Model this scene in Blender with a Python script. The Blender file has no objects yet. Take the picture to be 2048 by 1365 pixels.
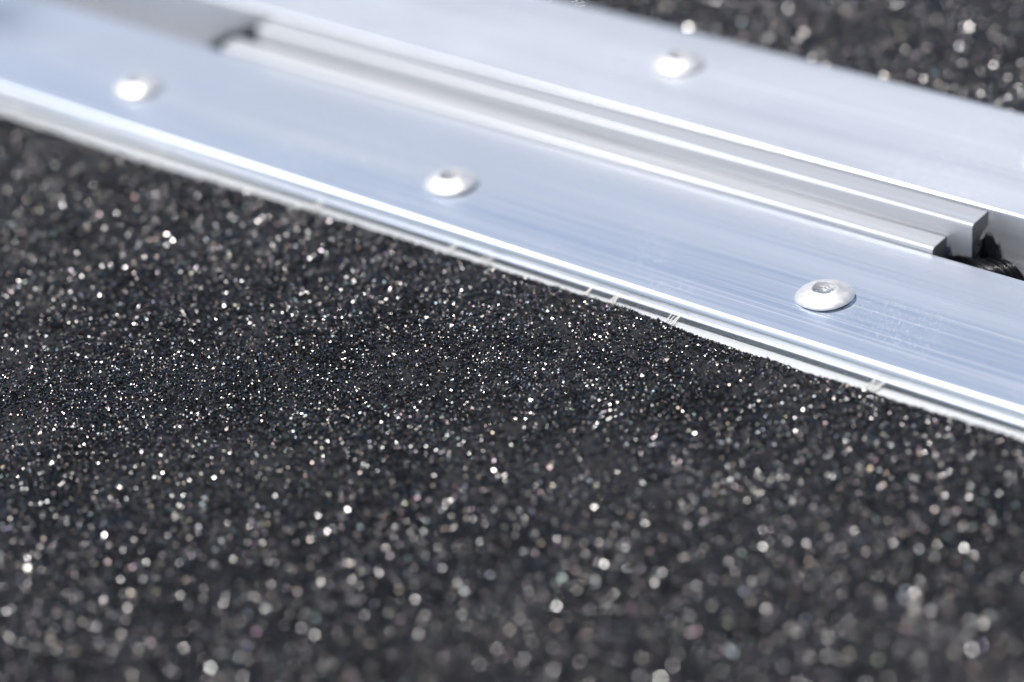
import bpy, bmesh, math, random
import numpy as np
from mathutils import Matrix, Vector

MM = 0.001
S = bpy.context.scene
C = S.collection
rng = np.random.default_rng(7)
random.seed(7)

# ------------------------------------------------------------------ camera
# the pictured deck plane is z = 0, the hinge runs along X, the far side is +Y
W, H = 2048.0, 1365.0
TH, RHO, DIST = math.radians(32.0), math.radians(5.0), 0.415
ux, uy = -math.sin(RHO), -math.cos(RHO)
vx, vy = -6460 - W / 2, -1875 - H / 2
F = (vx * ux + vy * uy) / math.tan(TH)
n = np.array([math.cos(TH) * ux, math.cos(TH) * uy, -math.sin(TH)])
a = np.array([vx, vy, F]); a /= np.linalg.norm(a)
Xc = -a; Zc = n; Yc = np.cross(Zc, Xc)
o = np.array([0, 0, DIST])
loc = Vector((-o @ Xc, -o @ Yc, -o @ Zc))
right = Vector((Xc[0], Yc[0], Zc[0]))
up = -Vector((Xc[1], Yc[1], Zc[1]))
back = -Vector((Xc[2], Yc[2], Zc[2]))
M = Matrix(((right.x, up.x, back.x, loc.x), (right.y, up.y, back.y, loc.y),
            (right.z, up.z, back.z, loc.z), (0, 0, 0, 1)))
cam = bpy.data.cameras.new('camera'); co = bpy.data.objects.new('camera', cam); C.objects.link(co)
co.matrix_world = M
cam.sensor_width = 36; cam.lens = F / W * 36
cam.clip_start = 0.01; cam.clip_end = 50
cam.dof.use_dof = True
cam.dof.focus_distance = 0.4165
cam.dof.aperture_fstop = 6.7
cam.dof.aperture_blades = 0
S.camera = co

# ------------------------------------------------------------------ light
SUN_EL = math.radians(72)
sdir = Vector((0.84, 0.54, 0)).normalized() * math.cos(SUN_EL); sdir.z = -math.sin(SUN_EL)   # way the light travels
world = bpy.data.worlds.new('World'); S.world = world; world.use_nodes = True
nt = world.node_tree; nt.nodes.clear()
sky = nt.nodes.new('ShaderNodeTexSky'); sky.sky_type = 'NISHITA'; sky.sun_disc = False
sky.sun_elevation = SUN_EL
sky.sun_rotation = math.atan2(-sdir.x, -sdir.y)
sky.air_density = 1.0; sky.dust_density = 0.5; sky.ozone_density = 1.4
bg = nt.nodes.new('ShaderNodeBackground'); bg.inputs['Strength'].default_value = 0.075
wo = nt.nodes.new('ShaderNodeOutputWorld')
nt.links.new(sky.outputs[0], bg.inputs[0]); nt.links.new(bg.outputs[0], wo.inputs[0])
sl = bpy.data.lights.new('sun', 'SUN'); sl.energy = 5.0; sl.angle = math.radians(0.53); sl.color = (1, .965, .93)
so = bpy.data.objects.new('sun', sl); C.objects.link(so)
so.rotation_euler = sdir.to_track_quat('-Z', 'Y').to_euler(); so.location = (0, 0, 2)

S.view_settings.view_transform = 'Standard'; S.view_settings.look = 'None'
S.view_settings.exposure = 0.32; S.view_settings.gamma = 1.0; S.view_settings.use_curve_mapping = False
cy = S.cycles
cy.use_denoising = True
try:
    cy.denoiser = 'OPENIMAGEDENOISE'; cy.denoising_input_passes = 'RGB'; cy.denoising_prefilter = 'NONE'
except Exception:
    pass
cy.use_adaptive_sampling = False
cy.max_bounces = 6; cy.sample_clamp_indirect = 4.0; cy.caustics_reflective = True
cy.pixel_filter_type = 'BLACKMAN_HARRIS'; cy.filter_width = 1.5

# ------------------------------------------------------------------ materials
def mat(name):
    m = bpy.data.materials.new(name); m.use_nodes = True
    t = m.node_tree; b = t.nodes['Principled BSDF']
    return m, t, b

def N(t, k, **kw):
    x = t.nodes.new(k)
    for a_, v in kw.items(): setattr(x, a_, v)
    return x

def ramp(t, src, p0, p1, c0, c1):
    r = N(t, 'ShaderNodeMapRange')
    r.inputs['From Min'].default_value = p0; r.inputs['From Max'].default_value = p1
    r.inputs['To Min'].default_value = c0; r.inputs['To Max'].default_value = c1
    t.links.new(src, r.inputs['Value']); return r.outputs[0]

def streak(t, sx, sy, detail=3, w=0.0):
    tc = N(t, 'ShaderNodeTexCoord'); mp = N(t, 'ShaderNodeMapping')
    mp.inputs['Scale'].default_value = (sx, sy, sy); mp.inputs['Location'].default_value = (w, w, w)
    nz = N(t, 'ShaderNodeTexNoise'); nz.inputs['Scale'].default_value = 1; nz.inputs['Detail'].default_value = detail
    t.links.new(tc.outputs['Object'], mp.inputs[0]); t.links.new(mp.outputs[0], nz.inputs[0])
    return nz.outputs[0]

def mathn(t, op, a_, b_):
    m_ = N(t, 'ShaderNodeMath', operation=op)
    for i, v in enumerate((a_, b_)):
        if isinstance(v, (int, float)): m_.inputs[i].default_value = v
        else: t.links.new(v, m_.inputs[i])
    return m_.outputs[0]

def extruded_metal(name, c0, c1, r0, r1, aniso=0.5, scratch=True, bumpd=0.00003, metal=.74, oxide=(.84, .85, .865, 1)):
    m, t, b = mat(name)
    b.inputs['Metallic'].default_value = metal
    fine = streak(t, 12, 2600, 4); mid = streak(t, 5, 420, 3, 3.1); broad = streak(t, 3, 90, 2, 7.7)
    mix = mathn(t, 'ADD', mathn(t, 'MULTIPLY', fine, 0.34), mathn(t, 'ADD', mathn(t, 'MULTIPLY', mid, 0.33), mathn(t, 'MULTIPLY', broad, 0.33)))
    col = N(t, 'ShaderNodeMix', data_type='RGBA')
    col.inputs[6].default_value = c0; col.inputs[7].default_value = c1
    t.links.new(ramp(t, mix, .40, .60, 0, 1), col.inputs[0])
    ln_ = streak(t, 7, 1100, 1, 5.5)
    dk_ = N(t, 'ShaderNodeMix', data_type='RGBA'); dk_.inputs[7].default_value = (.60, .66, .76, 1)
    t.links.new(ramp(t, ln_, .60, .72, 0, .55), dk_.inputs[0]); t.links.new(col.outputs[2], dk_.inputs[6])
    rough = ramp(t, mix, .40, .60, r1, r0)
    br_ = N(t, 'ShaderNodeMix', data_type='RGBA'); br_.inputs[7].default_value = (.98, .985, .99, 1)
    t.links.new(ramp(t, streak(t, 9, 1500, 1, 9.5), .60, .70, 0, .7), br_.inputs[0]); t.links.new(dk_.outputs[2], br_.inputs[6])
    ox = N(t, 'ShaderNodeMix', data_type='RGBA'); ox.inputs[7].default_value = oxide
    t.links.new(ramp(t, streak(t, 7, 60, 3, 12.3), .46, .62, 0, .75), ox.inputs[0]); t.links.new(br_.outputs[2], ox.inputs[6])
    last = ox.outputs[2]
    hgt = mix
    if scratch:
        # handling marks: short fine scratches in patches where things rubbed over the metal
        tc = N(t, 'ShaderNodeTexCoord'); acc = None
        for ang, sc, off in ((1.25, 520, 0.0), (1.05, 610, 2.0), (-0.25, 380, 5.0)):
            mp = N(t, 'ShaderNodeMapping'); mp.inputs['Rotation'].default_value = (0, 0, ang)
            mp.inputs['Location'].default_value = (off, off, 0)
            mp2 = N(t, 'ShaderNodeMapping'); mp2.inputs['Scale'].default_value = (sc, sc * 22, 1)
            nz = N(t, 'ShaderNodeTexNoise'); nz.inputs['Scale'].default_value = 1; nz.inputs['Detail'].default_value = 1
            t.links.new(tc.outputs['Object'], mp.inputs[0]); t.links.new(mp.outputs[0], mp2.inputs[0]); t.links.new(mp2.outputs[0], nz.inputs[0])
            v = ramp(t, nz.outputs[0], .66, .72, 0, 1)
            acc = v if acc is None else mathn(t, 'MAXIMUM', acc, v)
        pz = N(t, 'ShaderNodeTexNoise'); pz.inputs['Scale'].default_value = 42; pz.inputs['Detail'].default_value = 2
        t.links.new(tc.outputs['Object'], pz.inputs[0])
        acc = mathn(t, 'MULTIPLY', acc, ramp(t, pz.outputs[0], .46, .60, 0, 1))
        sc_ = N(t, 'ShaderNodeMix', data_type='RGBA'); sc_.inputs[7].default_value = (.97, .97, .97, 1)
        acc = mathn(t, 'MULTIPLY', acc, .9)
        t.links.new(acc, sc_.inputs[0]); t.links.new(last, sc_.inputs[6]); last = sc_.outputs[2]
        rough = mathn(t, 'ADD', rough, mathn(t, 'MULTIPLY', acc, .25))
        # blurred dark reflection painted into the colour at the far left of the near rail
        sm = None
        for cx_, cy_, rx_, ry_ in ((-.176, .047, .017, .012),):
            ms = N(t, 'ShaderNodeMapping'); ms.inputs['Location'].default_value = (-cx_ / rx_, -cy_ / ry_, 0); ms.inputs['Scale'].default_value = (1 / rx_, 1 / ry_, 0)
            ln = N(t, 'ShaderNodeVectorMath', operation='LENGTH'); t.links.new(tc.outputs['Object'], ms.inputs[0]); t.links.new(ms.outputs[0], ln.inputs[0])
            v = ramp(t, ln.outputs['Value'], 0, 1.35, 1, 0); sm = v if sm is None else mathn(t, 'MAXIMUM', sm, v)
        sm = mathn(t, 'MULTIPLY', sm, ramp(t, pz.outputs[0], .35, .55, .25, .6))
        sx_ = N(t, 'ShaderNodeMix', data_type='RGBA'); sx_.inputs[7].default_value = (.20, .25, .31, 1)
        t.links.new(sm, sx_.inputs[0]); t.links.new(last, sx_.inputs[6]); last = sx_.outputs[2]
        # specks of dust
        vz = N(t, 'ShaderNodeTexVoronoi'); vz.inputs['Scale'].default_value = 160
        t.links.new(tc.outputs['Object'], vz.inputs[0])
        dust = ramp(t, vz.outputs['Distance'], .05, .09, 1, 0)
        sep = N(t, 'ShaderNodeSeparateColor'); t.links.new(vz.outputs['Color'], sep.inputs[0])
        dust = mathn(t, 'MULTIPLY', dust, ramp(t, sep.outputs[0], .90, .92, 0, 1))
        dm = N(t, 'ShaderNodeMix', data_type='RGBA'); dm.inputs[7].default_value = (.55, .53, .5, 1)
        t.links.new(dust, dm.inputs[0]); t.links.new(last, dm.inputs[6]); last = dm.outputs[2]
    t.links.new(last, b.inputs['Base Color'])
    t.links.new(rough, b.inputs['Roughness'])
    b.inputs['Anisotropic'].default_value = aniso
    tv = N(t, 'ShaderNodeCombineXYZ'); tv.inputs[0].default_value = 1
    t.links.new(tv.outputs[0], b.inputs['Tangent'])
    bp = N(t, 'ShaderNodeBump'); bp.inputs['Strength'].default_value = 0.35; bp.inputs['Distance'].default_value = bumpd
    t.links.new(hgt, bp.inputs['Height']); t.links.new(bp.outputs[0], b.inputs['Normal'])
    return m

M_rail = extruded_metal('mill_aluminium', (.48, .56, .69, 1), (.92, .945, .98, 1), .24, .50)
M_knuckle = extruded_metal('hinge_aluminium', (.38, .395, .42, 1), (.57, .575, .59, 1), .38, .56, scratch=False, metal=.46, oxide=(.54, .545, .55, 1))
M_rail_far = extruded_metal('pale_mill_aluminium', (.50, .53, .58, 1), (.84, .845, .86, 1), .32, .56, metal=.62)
M_sawn, t, b = mat('sawn_aluminium')
b.inputs['Metallic'].default_value = .5; b.inputs['Base Color'].default_value = (.23, .22, .205, 1)
t.links.new(ramp(t, streak(t, 500, 3500, 2), .35, .65, .42, .62), b.inputs['Roughness'])

M_bounce_floor, t, b = mat('bounce_floor_metal')  # tone set by how much sun the added gap floor should bounce
b.inputs['Base Color'].default_value = (.34, .345, .36, 1); b.inputs['Roughness'].default_value = .7; b.inputs['Metallic'].default_value = .3
M_rivet, t, b = mat('rivet_aluminium')
b.inputs['Metallic'].default_value = .72; b.inputs['Roughness'].default_value = .42
b.inputs['Base Color'].default_value = (.70, .69, .68, 1)
nz = N(t, 'ShaderNodeTexNoise'); nz.inputs['Scale'].default_value = 900; nz.inputs['Detail'].default_value = 4
tc = N(t, 'ShaderNodeTexCoord'); t.links.new(tc.outputs['Object'], nz.inputs[0])
t.links.new(ramp(t, nz.outputs[0], .3, .7, .44, .62), b.inputs['Roughness'])
bp = N(t, 'ShaderNodeBump'); bp.inputs['Strength'].default_value = .3; bp.inputs['Distance'].default_value = .0001
t.links.new(nz.outputs[0], bp.inputs['Height']); t.links.new(bp.outputs[0], b.inputs['Normal'])

M_mandrel, t, b = mat('mandrel_steel')
b.inputs['Metallic'].default_value = 1; b.inputs['Roughness'].default_value = .38; b.inputs['Base Color'].default_value = (.62, .62, .63, 1)
nz = N(t, 'ShaderNodeTexNoise'); nz.inputs['Scale'].default_value = 1600; nz.inputs['Detail'].default_value = 3
tc = N(t, 'ShaderNodeTexCoord'); t.links.new(tc.outputs['Object'], nz.inputs[0])
bp = N(t, 'ShaderNodeBump'); bp.inputs['Strength'].default_value = .8; bp.inputs['Distance'].default_value = .0003
t.links.new(nz.outputs[0], bp.inputs['Height']); t.links.new(bp.outputs[0], b.inputs['Normal'])

M_deck, t, b = mat('deck_sheet_aluminium')
b.inputs['Metallic'].default_value = .5; b.inputs['Roughness'].default_value = .3; b.inputs['Base Color'].default_value = (.62, .62, .60, 1)
t.links.new(ramp(t, streak(t, 60, 900, 3), .3, .7, .22, .42), b.inputs['Roughness'])

M_base, t, b = mat('black_grit_binder')
b.inputs['Base Color'].default_value = (.005, .005, .0055, 1); b.inputs['Roughness'].default_value = .7
tc = N(t, 'ShaderNodeTexCoord'); vz = N(t, 'ShaderNodeTexVoronoi'); vz.inputs['Scale'].default_value = 3000
t.links.new(tc.outputs['Object'], vz.inputs[0])
bp = N(t, 'ShaderNodeBump'); bp.inputs['Strength'].default_value = 1; bp.inputs['Distance'].default_value = .0003
t.links.new(vz.outputs['Distance'], bp.inputs['Height']); t.links.new(bp.outputs[0], b.inputs['Normal'])

M_grit, t, b = mat('silicon_carbide_grit')
at = N(t, 'ShaderNodeAttribute', attribute_name='rnd'); 
wn = N(t, 'ShaderNodeTexWhiteNoise', noise_dimensions='1D'); t.links.new(at.outputs['Fac'], wn.inputs['W'])
sepc = N(t, 'ShaderNodeSeparateColor'); t.links.new(wn.outputs['Color'], sepc.inputs[0])
b.inputs['Base Color'].default_value = (.003, .003, .0033, 1)
gl = N(t, 'ShaderNodeAttribute', attribute_name='gloss')
rg = N(t, 'ShaderNodeMapRange'); t.links.new(gl.outputs['Fac'], rg.inputs['Value']); rg.inputs['To Min'].default_value = .5
t.links.new(ramp(t, sepc.outputs[0], 0, 1, .20, .38), rg.inputs['To Max']); t.links.new(rg.outputs[0], b.inputs['Roughness'])
t.links.new(ramp(t, gl.outputs['Fac'], 0, 1, 1.20, 2.35), b.inputs['IOR'])
hs = N(t, 'ShaderNodeCombineColor', mode='HSV')
hue = N(t, 'ShaderNodeValToRGB'); hue.color_ramp.interpolation = 'LINEAR'
for i_, (p_, v_) in enumerate(((0, .02), (.40, .12), (.45, .52), (.80, .66), (.85, .88), (1, .98))):
    e_ = hue.color_ramp.elements[i_] if i_ < 2 else hue.color_ramp.elements.new(p_)
    e_.position = p_; e_.color = (v_, v_, v_, 1)
t.links.new(sepc.outputs[2], hue.inputs[0]); t.links.new(hue.outputs[0], hs.inputs[0]); hs.inputs[2].default_value = 1
t.links.new(ramp(t, wn.outputs['Value'], .45, 1.0, .03, .42), hs.inputs[1])
t.links.new(hs.outputs[0], b.inputs['Specular Tint'])

M_cord, t, b = mat('black_cord_fibre')
b.inputs['Base Color'].default_value = (.004, .004, .0045, 1); b.inputs['Roughness'].default_value = .27; b.inputs['IOR'].default_value = 1.40

M_fibre, t, b = mat('pale_glue_fibre')
b.inputs['Base Color'].default_value = (.80, .78, .72, 1); b.inputs['Roughness'].default_value = .4
b.inputs['Transmission Weight'].default_value = .15

M_ground, t, b = mat('ground_concrete')
b.inputs['Base Color'].default_value = (.22, .21, .20, 1); b.inputs['Roughness'].default_value = .9

# ------------------------------------------------------------------ helpers
def link(name, me, m, parent=None):
    ob = bpy.data.objects.new(name, me); C.objects.link(ob)
    if m is not None: me.materials.append(m)
    if parent is not None: ob.parent = parent
    return ob

def arc(cy_, cz, r, a0, a1, k=10):
    return [(cy_ + r * math.cos(math.radians(a0 + (a1 - a0) * i / k)), cz + r * math.sin(math.radians(a0 + (a1 - a0) * i / k))) for i in range(k + 1)]

def extrude(name, prof, x0, x1, m, parent, end_bevel=0.12):
    """section in (y, z) millimetres swept along x, ends eased a little"""
    bm = bmesh.new()
    cyy = sum(p[0] for p in prof) / len(prof); czz = sum(p[1] for p in prof) / len(prof)
    rings = []
    for x, s in ((x0, end_bevel), (x0 + end_bevel, 0), (x1 - end_bevel, 0), (x1, end_bevel)):
        ring = []
        for i, (y, z) in enumerate(prof):
            (ya, za), (yb, zb) = prof[i - 1], prof[(i + 1) % len(prof)]
            ty, tz = yb - ya, zb - za; l = math.hypot(ty, tz) or 1
            ny, nz_ = -tz / l, ty / l
            ring.append(bm.verts.new((x * MM, (y + ny * s) * MM, (z + nz_ * s) * MM)))
        rings.append(ring)
    k = len(prof)
    for r0, r1 in zip(rings, rings[1:]):
        for i in range(k):
            bm.faces.new((r0[i], r0[(i + 1) % k], r1[(i + 1) % k], r1[i]))
    for f in bm.faces: f.material_index = 0
    caps = [bm.faces.new(rings[0][::-1]), bm.faces.new(rings[-1])]
    bmesh.ops.recalc_face_normals(bm, faces=bm.faces[:])
    for f in caps: f.material_index = 1
    bmesh.ops.triangulate(bm, faces=caps)
    for f in bm.faces: f.smooth = True
    me = bpy.data.meshes.new(name); bm.to_mesh(me); bm.free()
    me.set_sharp_from_angle(angle=math.radians(28))
    ob = link(name, me, m, parent); me.materials.append(M_sawn); return ob

def lathe(bm, prof, seg=72):
    rings = []
    for r, z in prof:
        if r < 1e-6: rings.append([bm.verts.new((0, 0, z * MM))])
        else: rings.append([bm.verts.new((r * MM * math.cos(2 * math.pi * i / seg), r * MM * math.sin(2 * math.pi * i / seg), z * MM)) for i in range(seg)])
    for a_, b_ in zip(rings, rings[1:]):
        for i in range(seg):
            j = (i + 1) % seg
            if len(b_) == 1: bm.faces.new((a_[i], a_[j], b_[0]))
            else: bm.faces.new((a_[i], a_[j], b_[j], b_[i]))

def tube(V, Fc, pts, r, seg=5):
    """append a tapered tube through pts (mm) to vertex and face lists"""
    pts = [Vector(p) for p in pts]; base = len(V)
    for i, p in enumerate(pts):
        d = (pts[min(i + 1, len(pts) - 1)] - pts[max(i - 1, 0)]).normalized()
        s = d.orthogonal().normalized() if i == 0 else (s - d * s.dot(d)).normalized()
        q = d.cross(s); rr = r * (0.35 if i in (0, len(pts) - 1) else 1)
        for k in range(seg):
            an = 2 * math.pi * k / seg
            V.append((p + (s * math.cos(an) + q * math.sin(an)) * rr) * MM)
    for i in range(len(pts) - 1):
        for k in range(seg):
            a0 = base + i * seg; b0 = a0 + seg
            Fc.append((a0 + k, a0 + (k + 1) % seg, b0 + (k + 1) % seg, b0 + k))
    Fc.append(tuple(base + k for k in range(seg))[::-1]); Fc.append(tuple(base + (len(pts) - 1) * seg + k for k in range(seg)))

def from_lists(name, V, Fc, m, parent, smooth=True):
    me = bpy.data.meshes.new(name); me.from_pydata([tuple(v) for v in V], [], Fc)
    me.polygons.foreach_set('use_smooth', [smooth] * len(me.polygons)); me.update()
    return link(name, me, m, parent)

def empty(name, loc_, label, cat, group=None):
    e = bpy.data.objects.new(name, None); C.objects.link(e); e.location = loc_; e.empty_display_size = .02
    e['label'] = label; e['category'] = cat
    if group: e['group'] = group
    return e

def box(name, x0, x1, y0, y1, z0, z1, m, parent=None):
    bm = bmesh.new(); bmesh.ops.create_cube(bm, size=1)
    for v in bm.verts:
        v.co = Vector(((x0 + x1) / 2 + v.co.x * (x1 - x0), (y0 + y1) / 2 + v.co.y * (y1 - y0), (z0 + z1) / 2 + v.co.z * (z1 - z0))) * MM
    me = bpy.data.meshes.new(name); bm.to_mesh(me); bm.free()
    return link(name, me, m, parent)

# smooth value noise for clumps
def vnoise(x, y, cell, seed):
    g = np.random.default_rng(seed).random((512, 512))
    fx, fy = x / cell + 200, y / cell + 200
    ix, iy = np.floor(fx).astype(int), np.floor(fy).astype(int); tx, ty = fx - ix, fy - iy
    tx = tx * tx * (3 - 2 * tx); ty = ty * ty * (3 - 2 * ty); ix %= 511; iy %= 511
    return (g[ix, iy] * (1 - tx) + g[ix + 1, iy] * tx) * (1 - ty) + (g[ix, iy + 1] * (1 - tx) + g[ix + 1, iy + 1] * tx) * ty

def grit_mesh(x, y, z, r, seed, share=.50, big=1.34):
    """irregular octahedral shards, one per point; everything in mm"""
    g = np.random.default_rng(seed); n_ = len(x)
    gloss = (g.random(n_) < share * (.55 + .6 * vnoise(x, y, 8.0, 91) + .3 * vnoise(x, y, 2.5, 92))).astype(float)               # fresh crystals with bright cleavage faces, larger than the dull ones
    r = r * np.where(gloss > 0, big, .97)
    base = np.array([[1, 0, 0], [-1, 0, 0], [0, 1, 0], [0, -1, 0], [0, 0, 1], [0, 0, -1]], float)
    tri = np.array([[0, 2, 4], [2, 1, 4], [1, 3, 4], [3, 0, 4], [2, 0, 5], [1, 2, 5], [3, 1, 5], [0, 3, 5]])
    P = base[None] * g.uniform(.55, 1.25, (n_, 6, 1)) * r[:, None, None] * g.uniform(.65, 1.2, (n_, 1, 3))
    q = g.normal(size=(n_, 4)); q /= np.linalg.norm(q, axis=1)[:, None]
    w_, a_, b_, c_ = q.T
    R = np.stack([np.stack([1 - 2 * (b_ * b_ + c_ * c_), 2 * (a_ * b_ - c_ * w_), 2 * (a_ * c_ + b_ * w_)], -1),
                  np.stack([2 * (a_ * b_ + c_ * w_), 1 - 2 * (a_ * a_ + c_ * c_), 2 * (b_ * c_ - a_ * w_)], -1),
                  np.stack([2 * (a_ * c_ - b_ * w_), 2 * (b_ * c_ + a_ * w_), 1 - 2 * (a_ * a_ + b_ * b_)], -1)], 1)
    P = np.einsum('nij,nkj->nki', R, P) + np.stack([x, y, z], -1)[:, None]
    T = (tri[None] + (np.arange(n_) * 6)[:, None, None]).reshape(-1, 3)
    me = bpy.data.meshes.new('grit_grains'); nv, nf = n_ * 6, len(T)
    me.vertices.add(nv); me.vertices.foreach_set('co', (P.reshape(-1) * MM).astype(np.float32))
    me.loops.add(nf * 3); me.loops.foreach_set('vertex_index', T.reshape(-1).astype(np.int32))
    me.polygons.add(nf); me.polygons.foreach_set('loop_start', np.arange(0, nf * 3, 3, dtype=np.int32))
    me.update(calc_edges=True)
    me.shade_flat()
    at_ = me.attributes.new('rnd', 'FLOAT', 'POINT')
    at_.data.foreach_set('value', np.repeat(g.uniform(0, 1000, n_), 6).astype(np.float32))
    at2 = me.attributes.new('gloss', 'FLOAT', 'POINT')
    at2.data.foreach_set('value', np.repeat(gloss, 6).astype(np.float32))
    return me

def scatter(x0, x1, y0, y1, sp, seed):
    g = np.random.default_rng(seed)
    xs = np.arange(x0, x1, sp); ys = np.arange(y0, y1, sp)
    X, Y = np.meshgrid(xs, ys); X = X.ravel(); Y = Y.ravel()
    return X + g.uniform(-.5, .5, len(X)) * sp, Y + g.uniform(-.5, .5, len(Y)) * sp

# ------------------------------------------------------------------ ground
gr = box('ground', -3000, 3000, -3000, 3000, -60, -30, M_ground); gr['kind'] = 'structure'

X0, X1 = -420, 330
# ------------------------------------------------------------------ near half
near = empty('ramp_panel', (0, 0, -.03), 'near ramp half with three rivets along its rail and a wide black gritty foreground', 'ramp panel', 'two halves of the folding ramp')
far = empty('ramp_panel', (0, .09, -.03), 'far ramp half beyond the hinge, its grit blurred in the upper right corner', 'ramp panel', 'two halves of the folding ramp')
bpy.context.view_layer.update()

def put(ob, root):           # parent keeping world place
    ob.parent = root; ob.matrix_parent_inverse = Matrix.Translation(root.location).inverted(); return ob

def rail_profile(flip=False, rb=.18):
    p = []
    p += arc(57.7 - rb, -rb, rb, 0, 90, 6)                     # back top corner
    p += arc(25.0, -1.3, 1.3, 90, 180, 14)                      # rounded nose
    p += [(23.7, -2.18), (23.42, -2.28)]
    p += arc(23.32, -2.42, .14, 90, 270, 6)                     # thin foot
    p += [(25.2, -2.58), (25.2, -4.02), (52.5, -4.02), (52.5, -9)] + [(52.5, -16), (57.7, -16)]
    if flip: p = [(69.7 + 57.7 - y, z + 4.2) for y, z in p][::-1]
    return p

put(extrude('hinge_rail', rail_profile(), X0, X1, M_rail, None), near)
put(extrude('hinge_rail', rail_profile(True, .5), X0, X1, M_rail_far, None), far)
dk = [(-330, -27), (-330, -2.94)] + arc(22.05, -4.04, 1.1, 90, 0, 10) + [(52.4, -4.05), (52.4, -27)]
put(extrude('deck_sheet', dk, X0, X1, M_deck, None), near)
put(extrude('deck_sheet', [(127.4 - y_, z_ + 4.2) for y_, z_ in dk][::-1], X0, X1, M_deck, None), far)

lip = [(58.0, -11.15)] + arc(58.65, .25, .65, 180, 90, 8) + arc(62.4, .5, .4, 90, 0, 5) + [(62.8, -11.15)]
o_ = put(extrude('hinge_lip', lip, -117.5, 44.6, M_knuckle, None), near)
kn = [(63.1, -11.15)] + arc(63.8, 3.5, .7, 180, 90, 8) + arc(68.35, 3.95, .25, 90, 0, 4) + arc(68.6, -3.1, 4.6, 90, 180, 14) + [(64.0, -11.15)]
kk = put(extrude('hinge_knuckle', kn, -112.0, 49.2, M_knuckle, None), far)

put(box('bounce_floor', X0, X1, 57.9, 69.4, -12.5, -11.2, M_bounce_floor), near)  # unseen floor added under the gap to bounce sunlight onto the far wall

# rivets
def rivet(x, y, z, root, tilt, spin):
    bm = bmesh.new()
    prof = [(4.2, 0), (4.3, .16), (4.78, .34), (4.86, .46), (4.80, .60), (4.58, .84), (4.1, 1.16), (3.5, 1.45), (2.95, 1.68), (2.5, 1.86), (2.22, 1.96),
            (2.04, 1.98), (1.93, 1.86), (1.88, 1.6), (1.84, .9)]
    lathe(bm, prof)
    for v in bm.verts:                                         # hand-set rivets are never quite round
        r_ = v.co.xy.length; an = math.atan2(v.co.y, v.co.x)
        v.co.xy *= 1 + .012 * math.sin(2 * an + spin) + .008 * math.sin(5 * an + spin * 2)
        v.co.z += .00005 * math.sin(3 * an + spin)
    bmesh.ops.recalc_face_normals(bm, faces=bm.faces[:])
    for f in bm.faces: f.smooth = True
    me = bpy.data.meshes.new('rivet'); bm.to_mesh(me); bm.free(); me.set_sharp_from_angle(angle=math.radians(50))
    ob = link('rivet', me, M_rivet); ob.rotation_euler = (tilt[0], tilt[1], 0)
    ob.location = Vector((x, y, z)) * MM; put(ob, root)
    bm = bmesh.new(); lathe(bm, [(1.86, .8), (1.80, 1.12), (1.5, 1.22), (.9, 1.30), (.4, 1.18), (0, 1.14)], 40)
    for v in bm.verts:
        v.co.z += .00012 * math.sin(v.co.x * 2600 + spin) * math.cos(v.co.y * 2100)
    bmesh.ops.recalc_face_normals(bm, faces=bm.faces[:])
    for f in bm.faces: f.smooth = True
    me = bpy.data.meshes.new('mandrel'); bm.to_mesh(me); bm.free()
    md = link('mandrel', me, M_mandrel); md.parent = ob
    return ob

rivet(36.5, 36.9, -.02, near, (0.015, -0.07), .3)
rivet(-41.6, 36.7, -.02, near, (0.01, -.04), 1.7)
rivet(-120.6, 36.8, -.02, near, (0.0, -.03), 2.9)
rivet(-27.9, 89.6, 4.18, far, (0.01, 0.0), .9)
rivet(50.2, 89.4, 4.18, far, (0.0, .01), 2.1)

# ------------------------------------------------------------------ grit
EX = np.array([-420, -160, -141, -100, -64, -30, 7, 28, 55, 81, 110, 330.])
EY = np.array([20, 19.2, 19.0, 18.6, 20.0, 20.6, 21.3, 20.0, 20.1, 20.4, 20.2, 20])
ZN = -2.62
def near_edge(x): return np.interp(x, EX, EY) + (vnoise(x, x * 0, 3.0, 3) - .5) * .40 + (vnoise(x, x * 0, .8, 4) - .5) * .22

# visible part fine, the rest of the panel coarser
def poly_mask(x, y, poly, grow):
    poly = np.array(poly, float); c_ = poly.mean(0); poly = c_ + (poly - c_) * (1 + grow)
    m_ = np.ones(len(x), bool)
    for i in range(len(poly)):
        (ax, ay), (bx, by) = poly[i], poly[(i + 1) % len(poly)]
        m_ &= ((bx - ax) * (y - ay) - (by - ay) * (x - ax)) > 0
    return m_
VIS_N = [(-142, 24), (-10.4, -104), (107.7, -30), (84, 24)]
x, y = scatter(-175, 130, -128, 24, .205, 11)
mk = poly_mask(x, y, VIS_N, .16) & (y < near_edge(x))
x, y = x[mk], y[mk]
dens = vnoise(x, y, 1.1, 21) * .5 + vnoise(x, y, 3.3, 22) * .3 + vnoise(x, y, .55, 23) * .5
ed = np.clip((y - near_edge(x) + 1.2) / .8, 0, 1)                # a tight, well filled cut edge
keep = rng.random(len(x)) < np.maximum(np.clip(.35 + dens * 1.1, .4, 1), ed)
x, y, dens = x[keep], y[keep], dens[keep] * (1 - ed[keep]) + .62 * ed[keep]
z = ZN + rng.uniform(-.20, .05, len(x)) + (dens - .65) * .60 + (vnoise(x, y, 14, 24) - .5) * .25
r = np.clip(rng.lognormal(math.log(.140), .32, len(x)), .08, .36)
g1 = grit_mesh(x, y, z, r, 31)

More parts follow.
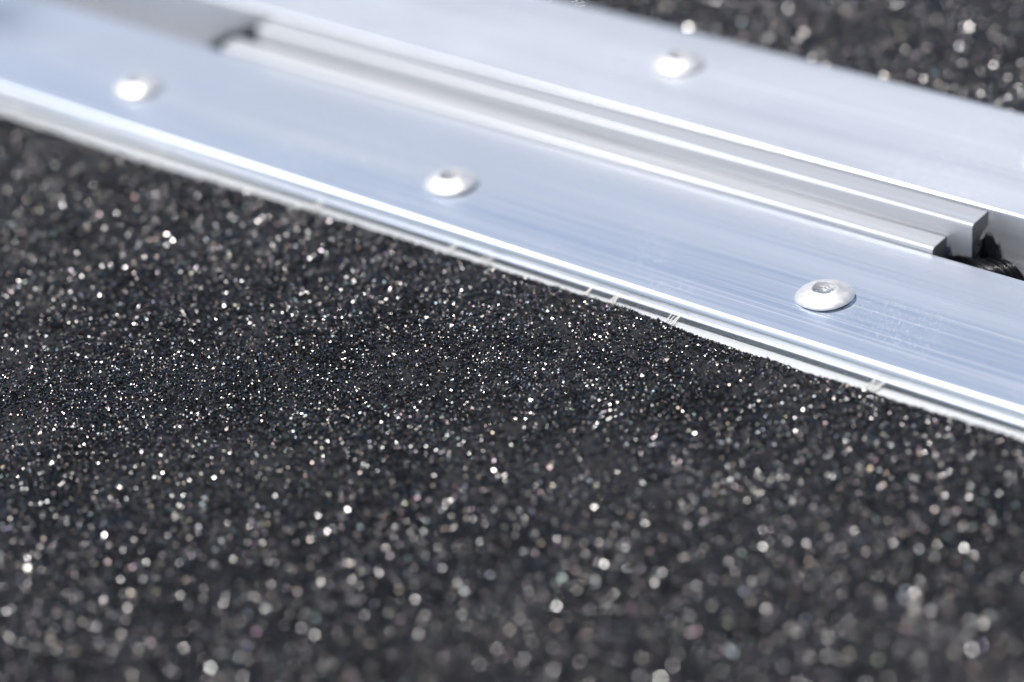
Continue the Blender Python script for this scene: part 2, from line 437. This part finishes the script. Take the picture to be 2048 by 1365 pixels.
def outer(x0, x1, y0, y1, seed, polys, edge, zt):
    x_, y_ = scatter(x0, x1, y0, y1, .62, seed)
    m_ = edge(x_, y_)
    for p_, gq in polys: m_ &= ~poly_mask(x_, y_, p_, gq)
    x_, y_ = x_[m_], y_[m_]
    return x_, y_, zt + np.random.default_rng(seed).uniform(-.3, -.05, len(x_)), np.random.default_rng(seed + 1).uniform(.26, .46, len(x_))
xo, yo, zo, ro = outer(-230, 190, -180, 24, 51, [(VIS_N, .15)], lambda a_, b_: b_ < near_edge(a_) - .1, ZN)
g1o = grit_mesh(xo, yo, zo, ro, 52)
def merged(name, a_, b_):
    bm = bmesh.new(); bm.from_mesh(a_); bm.from_mesh(b_); me = bpy.data.meshes.new(name); bm.to_mesh(me); bm.free(); return me

def sheet(name, xs, y_in, edge, z0, z1, m):
    V_, F_ = [], []
    for i_, x_ in enumerate(xs):
        e_ = float(edge(np.array([x_]))[0]); V_ += [(x_ * MM, y_in * MM, z0 * MM), (x_ * MM, e_ * MM, z0 * MM), (x_ * MM, e_ * MM, z1 * MM), (x_ * MM, y_in * MM, z1 * MM)]
        if i_:
            a_ = (i_ - 1) * 4; b_ = i_ * 4
            for k_ in range(4): F_.append((a_ + k_, a_ + (k_ + 1) % 4, b_ + (k_ + 1) % 4, b_ + k_))
    F_ += [(0, 3, 2, 1), tuple(len(V_) - 4 + k_ for k_ in range(4))]
    ob = from_lists(name, V_, F_, m, None, False)
    bm = bmesh.new(); bm.from_mesh(ob.data); bmesh.ops.recalc_face_normals(bm, faces=bm.faces[:]); bm.to_mesh(ob.data); bm.free()
    return ob
coat = put(sheet('grit_coating', np.arange(X0, X1, .4), -328, lambda q_: near_edge(q_) - .12, -2.935, -2.78, M_base), near)
coat['label'] = 'black grit sheet whose middle band is in sharp focus'
gg = put(link('abrasive_grains', g1, M_grit), coat); gg['kind'] = 'stuff'
gg.matrix_parent_inverse = Matrix.Identity(4); coat_inv = coat.matrix_parent_inverse
gg2 = link('coarse_grains', g1o, M_grit); gg2['kind'] = 'stuff'; gg2.parent = coat

ZF = 1.58
x, y = scatter(-95, 95, 105, 182, .27, 61)
VIS_F = [(-75, 104), (60, 104), (60, 120), (9, 165), (-75, 112)]
fe = lambda a_: 105.9 + (vnoise(a_, a_ * 0, 2.0, 5) - .5) * .5
VIS_F = [(-80, 100), (70, 100), (70, 130), (9, 172)]
mk = poly_mask(x, y, VIS_F, .12) & (y > fe(x))
x, y = x[mk], y[mk]
dens = vnoise(x, y, 1.2, 71) * .6 + vnoise(x, y, 3.3, 72) * .5
keep = rng.random(len(x)) < np.clip(.35 + dens * 1.1, .4, 1); x, y, dens = x[keep], y[keep], dens[keep]
z = ZF + rng.uniform(-.2, .05, len(x)) + (dens - .55) * .35
r = np.clip(rng.lognormal(math.log(.165), .3, len(x)), .09, .34)
coatf = put(sheet('grit_coating', np.arange(X0, X1, .4), 418, lambda q_: fe(q_) + .12, 1.265, 1.42, M_base), far)
gf = link('abrasive_grains', grit_mesh(x, y, z, r, 73, .68, 1.35), M_grit, coatf); gf['kind'] = 'stuff'
xo, yo, zo, ro = outer(-150, 150, 105, 230, 81, [(VIS_F, .11)], lambda a_, b_: b_ > fe(a_) + .1, ZF)
gf2 = link('coarse_grains', grit_mesh(xo, yo, zo, ro, 82), M_grit, coatf); gf2['kind'] = 'stuff'

# ------------------------------------------------------------------ pale glue fibres across the seam
def tuft(x, k, y0=22.2, spread=.55, seed=0):
    g = random.Random(seed); V, Fc = [], []
    for i in range(k):
        xx = x + (i - (k - 1) / 2) * spread + g.uniform(-.12, .12)
        sk = g.uniform(-.2, .5); top = g.uniform(-2.5, -2.2)
        pts = []
        ya, yb = y0 - 1.3 + g.uniform(-.2, .3), 23.3 + g.uniform(-.1, .35)
        for j in range(8):
            s_ = j / 7
            pts.append((xx + sk * s_ + .12 * math.sin(s_ * 3 + i), ya + (yb - ya) * s_, -2.86 + (top + 2.86) * s_ ** 1.6 + .22 * math.sin(s_ * math.pi)))
        tube(V, Fc, pts, g.uniform(.07, .12), 7)
    ob = from_lists('glue_fibre', V, Fc, M_fibre, None); return put(ob, near)
for i, (xx, k) in enumerate(((-140.6, 3), (-101.1, 2), (-61.3, 4), (-30.4, 3), (-22.4, 4), (-1.0, 2), (4.2, 3), (16.4, 4), (54.6, 5))):
    tuft(xx, k, seed=i)

# ------------------------------------------------------------------ cords in the hinge gap
def rope(path, R, turns, nstr, nfib, rf, seed):
    """three twisted strands, each a bundle of fibres, along path (mm)"""
    g = random.Random(seed); V, Fc = [], []
    P = [Vector(p) for p in path]; K = 70
    def at_(s):
        f_ = s * (len(P) - 1); i = min(int(f_), len(P) - 2); q = f_ - i
        p0, p1, p2, p3 = P[max(i - 1, 0)], P[i], P[i + 1], P[min(i + 2, len(P) - 1)]
        return .5 * ((2 * p1) + (p2 - p0) * q + (2 * p0 - 5 * p1 + 4 * p2 - p3) * q * q + (-p0 + 3 * p1 - 3 * p2 + p3) * q ** 3)
    cen = [at_(j / K) for j in range(K + 1)]; fr = []
    for j, p in enumerate(cen):
        d = (cen[min(j + 1, K)] - cen[max(j - 1, 0)]).normalized()
        s = Vector((0, 0, 1)) if j == 0 else s
        s = (s - d * s.dot(d)).normalized(); fr.append((s.copy(), d.cross(s)))
    for st in range(nstr):
        a0 = 2 * math.pi * st / nstr; rs = R * .64
        for fb in range(nfib):
            ph = g.uniform(0, 6.28); rr = rs * math.sqrt(g.uniform(.55, 1.15)); tw = g.uniform(-1.2, 1.2)
            pts = []
            for j in range(K + 1):
                s, q = fr[j]; u_ = j / K; A = a0 + turns * 2 * math.pi * u_; B = ph + turns * 4 * u_ + tw * u_
                c0 = (s * math.cos(A) + q * math.sin(A)) * (R * .36); c1 = (s * math.cos(B) + q * math.sin(B)) * rr
                pts.append(cen[j] + c0 + c1)
            tube(V, Fc, pts, rf * g.uniform(.75, 1.25), 5)
    return V, Fc, cen, fr

cord = empty('black_cord', Vector((54, 64.5, -7)) * MM, 'frayed black cord bunched in the hinge gap at the right', 'cord', 'black cords in the hinge gap')
V, Fc, cen, fr = rope([(43.5, 61.8, -6.2), (45.5, 62.0, -5.1), (48.5, 62.3, -4.2), (52, 62.4, -3.4), (55, 62.5, -3.1), (57.2, 62.6, -4.3), (58.2, 62.6, -8.5)], 2.3, .9, 3, 120, .12, 3)
tube(V, Fc, cen, 1.1, 14)
g = random.Random(9)
for i in range(170):                                            # loose hairs
    j = g.randrange(10, 68); s, q = fr[j]; an = g.uniform(0, 6.28); d = s * math.cos(an) + q * math.sin(an)
    p0 = cen[j] + d * 2.1; e = p0 + d * g.uniform(.3, 1.4) + Vector((g.uniform(-1, 1), g.uniform(-1, 1), g.uniform(-.3, .8)))
    tube(V, Fc, [p0, (p0 + e) / 2 + Vector((0, 0, .15)), e], .035, 3)
put(from_lists('coil', V, Fc, M_cord, None), cord)
V, Fc = [], []
for i in range(230):                                           # strand that fans down out of the knuckle
    u_, v_ = g.gauss(0, .42), g.gauss(0, .42)
    pts = []
    for j in range(12):
        s_ = j / 11; wd = .35 + 3.1 * s_
        pts.append((50.7 + .4 * s_ + u_ * wd + .18 * math.sin(s_ * 11 + i), 66.2 - .6 * s_ + v_ * wd * .6 + .15 * math.cos(s_ * 6 + i * 2), 1.6 - 7.5 * s_))
    tube(V, Fc, pts, g.uniform(.06, .13), 5)
put(from_lists('strand', V, Fc, M_cord, None), cord)

cord2 = empty('black_cord', Vector((-118, 65, -7)) * MM, 'blurred black cord arching in the hinge gap at the top left', 'cord', 'black cords in the hinge gap')
V, Fc, cen, fr = rope([(-131, 64.5, -8.5), (-127, 64.6, -6.0), (-123, 64.8, -3.3), (-118.7, 65.0, -1.5), (-114.2, 65.6, -.4), (-108, 66.2, -1)], 2.5, 1.4, 3, 30, .17, 5)
tube(V, Fc, cen, 2.3, 12)
put(from_lists('coil', V, Fc, M_cord, None), cord2)
